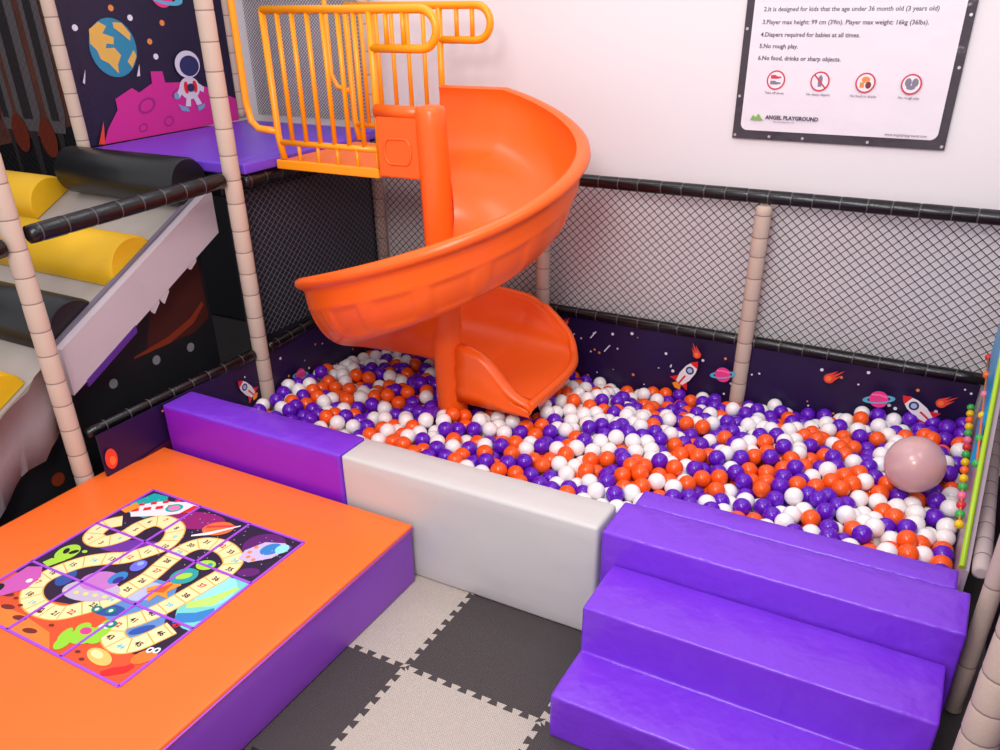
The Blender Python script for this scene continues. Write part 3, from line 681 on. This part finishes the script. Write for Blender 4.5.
# stepped inner wall at the exit
bm = bmesh.new()
top = [(-.55, .585), (-.49, .58), (-.44, .565), (-.40, .54), (-.36, .50), (-.32, .455), (-.28, .415), (-.24, .392), (-.215, .384), (-.19, .370), (-.18, .352)]
pr2 = None
for x, zt in top:
    zb = z6-.225-.045; ins = SY-.035
    q = [bm.verts.new((x, y, z)) for y, z in ((ins-.01, zb), (ins-.022, zb+(zt-zb)*.25), (ins-.010, zb+(zt-zb)*.33), (ins-.022, zb+(zt-zb)*.6), (ins-.010, zb+(zt-zb)*.68), (ins-.014, zt-.03), (ins-.004, zt-.006), (ins+.022, zt), (ins+.045, zt-.008), (ins+.070, zt-.035), (ins+.085, zb+.045))]
    if pr2:
        for k in range(len(q)): bm.faces.new((pr2[k], pr2[(k+1) % len(q)], q[(k+1) % len(q)], q[k]))
    else: bm.faces.new(q[::-1])
    pr2 = q
bm.faces.new(pr2); obj('exit_side_wall', bm, ORANGE, sl, smooth=True)
tag(sl, 'big orange spiral slide coiling down round its pole into the ball pit', 'slide')

lp = [(SX+.40-.004, SY-.03+.02*k, z6-.225-.005+.004) for k in range(0, 17)]
for k in range(1, 40):
    q = 1-k/52; R_ = R6-.10*q-.22*max(0, (q-.6)/.4)**2.0
    z_ = max(z6-.03*q-.25*q**1.7, z6-.225-.005*q+.02)
    lp.append((SX+.40*q, SY+R_, z_-.012))
lp = [p_ for i, p_ in enumerate(lp) if i < 17 or p_[1] > lp[16][1]+.015]
for _ in range(6): lp = [lp[0]]+[tuple((lp[i-1][k]+2*lp[i][k]+lp[i+1][k])/4 for k in range(3)) for i in range(1, len(lp)-1)]+[lp[-1]]
bm = bmesh.new(); sweep(bm, lp, .022, 14); obj('exit_lip', bm, ORANGE, sl)

# ---- railings at the slide entrance
def tube(bm, pts, r, n=10): sweep(bm, pts, r, n)
def arc(c, r, a0, a1, y, n=10): return [(c[0]+r*math.cos(a0+(a1-a0)*k/n), y, c[1]+r*math.sin(a0+(a1-a0)*k/n)) for k in range(n+1)]
def railing(y, x0, x1, loop_x, label, hook=True, base=True, bars=None, gx=None):
    t = empty('guard_railing', ((x0+x1)/2, y, 1.27))
    part = lambda n, bm: setattr(obj(n, bm, YEL, t), 'matrix_parent_inverse', Matrix.Translation(-t.location))
    r = .0125
    def P(n, pts, rad=r):
        bm = bmesh.new(); tube(bm, pts, rad); part(n, bm)
    P('end_post', [(x0+.018, y, 1.304), (x0, y, 1.40), (x0, y, 1.90)], .015); P('end_post', [(x1, y, 1.304), (x1, y, 1.90)], .015)
    # top rail running into the D shaped grip
    R = .068; P('top_rail', [(x0, y, 1.895), (x1, y, 1.895)]+arc((loop_x-R, 1.895-R), R, math.pi/2, -math.pi/2, y)+[(x1, y, 1.895-2*R)], .0165)
    P('bottom_rail', [(x0, y, 1.375), (x1, y, 1.375)])
    n = bars
    for k in range(1, n): P('bar', [(x0+(x1-x0)*k/n, y, 1.375), (x0+(x1-x0)*k/n, y, 1.895)], .0105)
    for x in gx: P('bar', [(x, y, 1.765), (x, y, 1.895)], .0105)
    if hook: P('hand_loop', [(x0-.165, y, 2.1), (x0-.165, y, 1.93), (x0-.165, y, 1.53), (x0-.15, y, 1.455), (x0-.11, y, 1.425), (x0, y, 1.42)], .0155)
    else: P('hand_loop', [(x0-.12, y, 2.1), (x0-.12, y, 1.60), (x0-.09, y, 1.545), (x0-.03, y, 1.53), (x0, y, 1.53)], .0125)
    tag(t, label, 'railing', 'yellow slide entrance railings'); return t
railing(1.30, -1.455, -.905, -.60, 'front yellow guard railing left of the slide entrance with a hand loop', bars=7, gx=(-.83, -.75))
railing(1.87, -1.47, -.95, -.69, 'rear yellow guard railing seen behind the front one, its grip loop against the white wall', hook=False, bars=6, gx=(-.86, -.78))
bc = empty('slide_balcony')
YELB = YEL
bm = bmesh.new(); box(bm, (-1.475, 1.284, 1.262), (-.91, 1.312, 1.302)); box(bm, (-1.475, 1.314, 1.262), (-.925, 1.90, 1.288)); o = obj('balcony_floor', bm, YELB, bc); mb = o.modifiers.new('b', 'BEVEL'); mb.width = .005; mb.segments = 2
bm = bmesh.new()
for k in range(6): x = -1.45+.53*k/5; sweep(bm, [(x, 1.30, 1.29), (x, 1.30, 1.375)], .008, 8)
obj('kick_pegs', bm, YELB, bc)
bm = bmesh.new(); box(bm, (-1.45, 1.325, 1.288), (-.93, 1.84, 1.30)); obj('balcony_mat', bm, mat('balcony_orange', (240, 120, 50), .5), bc)
tag(bc, 'yellow balcony floor joining the purple platform to the slide', 'balcony')

# ---- rules banner
bn = empty('rules_banner')
BX0, BX1, BZ0, BZ1 = .300, 1.150, 1.358, 2.28; BY = WY-.012
def rrect(x0, x1, z0, z1, r, n=6):
    pts = []
    for cx, cz, a0 in ((x1-r, z1-r, 0), (x0+r, z1-r, 90), (x0+r, z0+r, 180), (x1-r, z0+r, 270)):
        pts += [(cx+r*math.cos(math.radians(a0+90*k/n)), cz+r*math.sin(math.radians(a0+90*k/n))) for k in range(n+1)]
    return pts
bm = bmesh.new(); box(bm, (BX0, BY-.002, BZ0), (BX1, BY, BZ1))
obj('vinyl_sheet', bm, mat('banner_black', (66, 56, 64), .2, bump2=.5, b2scale=9), bn)
p = Print((0, BY-.003, 0), (1, 0, 0), (0, 0, 1), (0, -1, 0), .0003)
p.poly(rrect(BX0+.032, BX1-.034, BZ0+.036, BZ1-.036, .028), mat('banner_white', (236, 226, 232), .3, bump2=.25, b2scale=8))
ink = F('banner_ink', (70, 56, 84)); red = F('banner_red', (206, 54, 78)); gy = F('banner_grey', (130, 124, 140))
for txt, z in (('2.It is designed for kids that the age under 36 month old (3 years old)', 1.858), ('3.Player max height: 99 cm (39in). Player max weight: 16kg (36lbs).', 1.811), ('4.Diapers required for babies at all times.', 1.765), ('5.No rough play.', 1.722), ('6.No food, drinks or sharp objects.', 1.677)):
    p.text(txt, .372, z-.004, .0232, ink, bold=.0004)
for x, kind in ((.458, 0), (.636, 1), (.812, 2), (.982, 3)):
    z = 1.597
    p.ell(x, z, .038, .038, red, n=36); p.ell(x, z, .032, .032, F('banner_icon', (238, 228, 233)), n=36)
    if kind == 0:
        for zz in (.011, -.011): p.poly([(x-.022, z+zz-.006), (x+.005, z+zz-.006), (x+.022, z+zz-.002), (x+.02, z+zz+.003), (x+.004, z+zz+.004), (x-.004, z+zz+.009), (x-.022, z+zz+.008)], red if zz > 0 else gy)
    if kind == 1:
        p.poly([(x-.006, z-.02), (x+.008, z-.02), (x+.01, z+.012), (x+.004, z+.024), (x-.004, z+.022), (x-.009, z+.01)], gy); p.poly(p.rot([(-.034, -.003), (.034, -.003), (.034, .003), (-.034, .003)], x, z, -.8), red)
    if kind == 2:
        p.ell(x, z+.012, .016, .011, F('saucer_orange', (250, 140, 70))); p.poly([(x-.02, z-.018), (x-.004, z-.018), (x-.004, z+.002), (x-.02, z+.002)], F('amber', (226, 140, 70))); p.ell(x+.012, z-.008, .011, .013, F('rust', (124, 44, 20)))
    if kind == 3:
        p.ell(x-.012, z+.006, .012, .016, gy); p.ell(x+.013, z+.006, .012, .016, gy); p.ell(x, z-.012, .016, .008, gy)
    p.text(('Take off shoes', 'No sharp objects', 'No food or drinks', 'No rough play')[kind], x, 1.543, .0135, ink, 'CENTER')
p.poly([(.372, 1.437), (.382, 1.458), (.394, 1.448), (.405, 1.464), (.418, 1.446), (.428, 1.437)], F('logo_green', (130, 176, 90)))
p.text('ANGEL PLAYGROUND', .436, 1.444, .0215, ink, bold=.0008); p.text('Fun and Safety for All', .47, 1.431, .010, gy)
p.text('www.angelplayground.com', .92, 1.404, .0145, ink)
p.done('banner_print', bn)
bm = bmesh.new()
for x, z in ((BX0+.012, BZ0+.014), (BX0+.16, BZ0+.014), (.60, BZ0+.014), (.86, BZ0+.014), (BX1-.012, BZ0+.014), (BX0+.013, 1.53), (BX0+.013, 1.79), (BX1-.014, 1.66), (BX1-.014, 1.84)):
    for k in range(1):
        vs = [bm.verts.new((x+.006*math.cos(2*math.pi*i/12), BY-.0045, z+.006*math.sin(2*math.pi*i/12))) for i in range(12)]; bm.faces.new(vs)
obj('eyelets', bm, mat('eyelet', (200, 196, 200), .3, metal=.8), bn, recalc=False)
tag(bn, 'black bordered white rules banner hanging on the white wall', 'banner')

# ---- right side of the pit
bm = bmesh.new()
pv = [[bm.verts.new((x, y, z)) for y, z in ((.75, 0), (2.165, 0), (2.165, .98), (1.60, .785), (1.17, .605), (.75, .43))] for x in (1.516, 1.530)]
bm.faces.new(pv[0]); bm.faces.new(pv[1][::-1])
for k in range(6): bm.faces.new((pv[0][k], pv[1][k], pv[1][(k+1) % 6], pv[0][(k+1) % 6]))
tag(obj('pit_side_panel', bm, mat('mauve_vinyl', (178, 158, 172), .35, bump2=.3)), 'mauve vinyl side wall of the ball pit at the right edge', 'side panel')
LIME = mat('lime_plastic', (170, 205, 40), .35); CY = mat('cyan_plastic', (30, 165, 228), .35)
tt = empty('bead_track_toy')
bm = bmesh.new(); sweep(bm, [(1.508, .74, .445), (1.506, 1.17, .62), (1.506, 1.60, .80), (1.506, 2.16, 1.0)], .009, 8); obj('lime_rail', bm, LIME, tt)
bm = bmesh.new()
v0 = [(1.499, 1.50, .41), (1.499, 2.14, .62), (1.499, 2.14, .96), (1.499, 1.50, .72)]
a_ = [bm.verts.new(q) for q in v0]; b_ = [bm.verts.new((q[0]+.012, q[1], q[2])) for q in v0]
bm.faces.new(a_); bm.faces.new(b_[::-1])
for k in range(4): bm.faces.new((a_[k], b_[k], b_[(k+1) % 4], a_[(k+1) % 4]))
obj('blue_board', bm, CY, tt)
bm = bmesh.new(); sweep(bm, [(1.492, 1.06, .40), (1.49, 1.4, .38), (1.487, 1.8, .36), (1.482, 2.12, .36)], .004, 6); sweep(bm, [(1.50, 1.2, .56), (1.497, 1.6, .58), (1.494, 2.1, .60)], .004, 6); obj('bead_wire', bm, mat('orange_wire', (230, 120, 50), .4), tt)
cols = [(240, 200, 20), (60, 180, 80), (220, 50, 60), (240, 120, 160), (60, 180, 80), (240, 200, 20), (250, 110, 30)]
def bead(x, y, z, r, c):
    bm = bmesh.new(); bmesh.ops.create_icosphere(bm, subdivisions=2, radius=r, matrix=Matrix.Translation((x, y, z))); obj('bead', bm, mat('bead_%d_%d_%d' % c, c, .3), tt, smooth=True)
for k in range(16):
    t = k/15; bead(1.492-.010*t, 1.06+1.06*t, .40-.04*t, .016, cols[k % 7])
for k in range(6):
    t = k/5; bead(1.50-.006*t, 1.2+.9*t, .56+.04*t, .015, cols[(k*3+1) % 7])
tag(tt, 'colourful bead track toy with blue board and lime edge at the right edge', 'toy')
MAUVE = [mat('mauve_pole', (190, 170, 168), .6, .2, 150), mat('mauve_seam', (110, 96, 104), .7)]
padded('padded_rail', (1.560, .74, .44), (1.563, 2.14, .46), .026, MAUVE, 'mauve grey padded rail along the right side of the ball pit', 'rail', .1, 'right side padded frame')
padded('padded_post', (1.588, .64, 0), (1.588, .64, 1.3), .026, PM, 'slim beige padded post beside the purple top step at the right', 'post', .3, 'beige padded frame posts')
padded('padded_post', (1.585, .06, 0), (1.585, .06, 1.5), .042, PM, 'thick beige padded post at the lower right corner nearest the viewer', 'post', .1, 'beige padded frame posts')
panel('vinyl_curtain', (1.66, -.5, .03), (1.672, .55, 1.3), mat('lilac_vinyl', (128, 104, 148), .3, bump2=.4), 'lilac vinyl curtain behind the thick post at the lower right', 'curtain')
panel('dark_vinyl_curtain', (1.66, .57, .03), (1.672, 2.1, 1.3), mat('plum_vinyl', (84, 52, 92), .3, bump2=.4), 'plum vinyl curtain outside the right side of the ball pit', 'curtain')

# ================================================================== balls
PB = mat('ball_purple', (98, 22, 186), .2, spec=.5); OB = mat('ball_orange', (250, 92, 22), .22, spec=.5); WB = mat('ball_white', (248, 242, 240), .22, spec=.5)
rng = np.random.default_rng(11); BR = .035
X0, X1, Y0, Y1 = -1.505, 1.51, .60, 2.195
def surf(x, y):
    f = np.clip((y-1.45)/.72, 0, 1); f = f*f*(3-2*f)*.5+f*.5
    hb = np.interp(x, [-1.5, -.25, .5, 1.37], [.17, .127, .165, .275])
    hm = np.interp(x, [-1.5, -.5, .6, 1.5], [.255, .285, .27, .28])
    return hm*(1-f)+hb*f+.014*np.sin(x*7.3+y*5)+.010*np.sin(x*13-y*9)
N = 3000
P = np.c_[rng.uniform(X0+BR, X1-BR, N), rng.uniform(Y0+BR, Y1-BR, N), rng.uniform(-.18, 0, N)]
P[:, 2] += surf(P[:, 0], P[:, 1]); OFF = None
P = P[(P[:, 0] < .52) | (P[:, 1] > .745+BR)]
OFF = rng.uniform(-.030, .014, len(P))
def limits(P):
    P[:, 0] = np.clip(P[:, 0], X0+BR, X1-BR); ymin = np.where(P[:, 0] > .50, .745, Y0)+BR
    P[:, 1] = np.clip(P[:, 1], ymin, Y1-BR)
    top = surf(P[:, 0], P[:, 1])-BR+OFF+.006; P[:, 2] = np.clip(P[:, 2], np.maximum(BR, top-.17), np.maximum(top, BR))
    for cx, cy, cr in ((SX, SY, .074), (.49, YN-.02, .038), (-.585, YN-.02, .038), (XL, 1.04, .042)):
        d = P[:, :2]-(cx, cy); L = np.hypot(d[:, 0], d[:, 1]); k = L < cr+BR
        P[k, :2] = np.array((cx, cy))+d[k]/np.maximum(L[k], 1e-6)[:, None]*(cr+BR)
    return P
P = limits(P)
def pairs(P, R):
    cell = np.floor(P/R).astype(np.int64); cell -= cell.min(0)-1; dims = cell.max(0)+2
    key = (cell[:, 0]*dims[1]+cell[:, 1])*dims[2]+cell[:, 2]; order = np.argsort(key); ks = key[order]
    I, J = [], []
    for dx in (-1, 0, 1):
        for dy in (-1, 0, 1):
            for dz in (-1, 0, 1):
                nk = key+(dx*dims[1]+dy)*dims[2]+dz
                lo = np.searchsorted(ks, nk); hi = np.searchsorted(ks, nk, 'right'); c = hi-lo
                for m in range(int(c.max()) if len(c) else 0):
                    s = np.nonzero(c > m)[0]; I.append(s); J.append(order[lo[s]+m])
    I = np.concatenate(I); J = np.concatenate(J); k = I < J; return I[k], J[k]
for it in range(220):
    if it % 2 == 0: I, J = pairs(P, .085)
    d = P[I]-P[J]; L = np.sqrt((d**2).sum(1)); k = L < 2*BR
    i, j, dd, LL = I[k], J[k], d[k], np.maximum(L[k], 1e-5)
    mv = dd/LL[:, None]*((2*BR-LL)*.4)[:, None]
    np.add.at(P, i, mv); np.add.at(P, j, -mv)
    if it < 150: P[:, 2] += .0006
    P = limits(P)
# no ball inside the slide's exit
zfl = z6-.225-.04
ins = (P[:, 0] > SX-.1) & (P[:, 0] < SX+.46) & (P[:, 1] > SY-.06) & (P[:, 1] < SY+.68) & (P[:, 2]+BR > zfl-.035)
P = P[~ins]
for e in range(1): pass
pn = .36+.10*np.sin(P[:, 0]*5+P[:, 1]*3); on = .28+.10*np.sin(P[:, 0]*4-P[:, 1]*6+1); un = rng.uniform(0, 1, len(P))
colr = np.where(un < pn, 0, np.where(un < pn+on, 1, 2))
camv = np.array(CAM); dist = np.sqrt(((P-camv)**2).sum(1))
# which balls show: sample each ball's upper dome against the others
kd = kdtree.KDTree(len(P))
for i, q in enumerate(P): kd.insert(q, i)
kd.balance()
topd = surf(P[:, 0], P[:, 1])-P[:, 2]
cand = np.nonzero(topd < .11)[0]
vis = []
for i in cand:
    q = Vector(P[i]); d = (CAM-q).normalized(); free = 0
    # bench in front of it
    t = (.59-q.y)/d.y if q.x < .5 else (.735-q.y)/d.y
    zb = q.z+BR*.5+d.z*t if t > 0 else 1
    if zb < .442: continue
    u, w = ring_frame(d); near = kd.find_range(q+d*.05, .10)
    for a, b in ((0, 0), (.6, 0), (-.6, 0), (0, .6), (0, -.6), (.45, .45), (-.45, .45), (.45, -.45), (-.45, -.45)):
        s = q+(u*a+w*b)*BR; ok = True
        for co, j, dd in near:
            if j == i: continue
            e = co-s; h_ = e.dot(d)
            if h_ > BR*.6 and (e-d*h_).length < BR*.98: ok = False; break
        free += ok
    if free >= 4: vis.append((dist[i]/free*9, i))
vis.sort(); hero = [i for _, i in vis[:300]]; hs = set(hero)
names = ['purple', 'orange', 'white']; BM = [PB, OB, WB]
protos = []
for k in range(3):
    bm = bmesh.new(); bmesh.ops.create_icosphere(bm, subdivisions=3, radius=BR)
    me = bpy.data.meshes.new('ball_'+names[k]); bm.to_mesh(me); bm.free(); me.shade_smooth(); me.materials.append(BM[k]); protos.append(me)
for i in hero:
    k = int(colr[i]); o = bpy.data.objects.new('pit_ball', protos[k]); C.objects.link(o); o.location = P[i]
    tag(o, 'small %s plastic ball in the front part of the ball pit near the benches' % names[k], 'ball', '%s pit balls nearest the benches' % names[k])
base = bmesh.new(); bmesh.ops.create_icosphere(base, subdivisions=3, radius=BR)
bv = np.array([v.co[:] for v in base.verts]); bf = np.array([[v.index for v in f.verts] for f in base.faces]); base.free()
rest = np.array([i for i in range(len(P)) if i not in hs])
V = (bv[None]+P[rest][:, None]).reshape(-1, 3); Fc = (bf[None]+(np.arange(len(rest))*len(bv))[:, None, None]).reshape(-1, 3)
me = bpy.data.meshes.new('pit_balls'); me.vertices.add(len(V)); me.vertices.foreach_set('co', V.ravel())
me.loops.add(Fc.size); me.loops.foreach_set('vertex_index', Fc.ravel()); me.polygons.add(len(Fc)); me.polygons.foreach_set('loop_start', np.arange(0, Fc.size, 3))
me.polygons.foreach_set('material_index', np.repeat(colr[rest], len(bf))); me.update(calc_edges=True); me.validate(); me.shade_smooth()
for m in BM: me.materials.append(m)
o = bpy.data.objects.new('pit_balls', me); C.objects.link(o)
tag(o, 'mass of purple, orange and white plastic balls filling the rest of the ball pit', 'balls', kind='stuff')
panel('pit_floor_pad', (X0, .60, -.012), (1.51, 2.195, .0), mat('pit_pad', (70, 40, 110), .6), 'dark purple floor pad lying under the balls', 'floor mat')
print('balls', len(P), 'hero', len(hero), 'vis', len(vis))

# ---- balloon
bl_ = empty('balloon', (1.325, 1.50, .24))
bm = bmesh.new(); n = 32; rings = []
prof = [(math.sin(math.pi*k/24), -math.cos(math.pi*k/24)) for k in range(25)]
ax = Vector((.25, -.35, .9)).normalized(); ua, wa = ring_frame(ax)
cb = Vector((1.325, 1.46, .378)); Rb = .106
for r, z in prof:
    zz = z*(1.12 if z < 0 else 1.0); rr_ = max(r*(1-.10*max(0, -z)**2), .0005)
    rings.append([bm.verts.new(cb+ax*zz*Rb*.98+(ua*math.cos(2*math.pi*k/n)+wa*math.sin(2*math.pi*k/n))*rr_*Rb) for k in range(n)])
for i in range(len(rings)-1):
    for k in range(n): bm.faces.new((rings[i][k], rings[i][(k+1) % n], rings[i+1][(k+1) % n], rings[i+1][k]))
bmat = mat('pearl_balloon', (226, 180, 178), .3, coat=.5, alpha=.74, spec=.6)
o = obj('balloon_skin', bm, bmat, None, smooth=True); o.parent = bl_; o.matrix_parent_inverse = Matrix.Translation(-bl_.location)
bm = bmesh.new(); e = cb-ax*1.09*Rb; sweep(bm, [e+ax*.01, e, e-ax*.006, e-ax*.012], [.004, .004, .006, .011], 12); o = obj('balloon_knot', bm, mat('balloon_knot', (190, 130, 135), .4)); o.parent = bl_; o.matrix_parent_inverse = Matrix.Translation(-bl_.location)
tag(bl_, 'pearly pink balloon resting on the balls at the right', 'balloon')
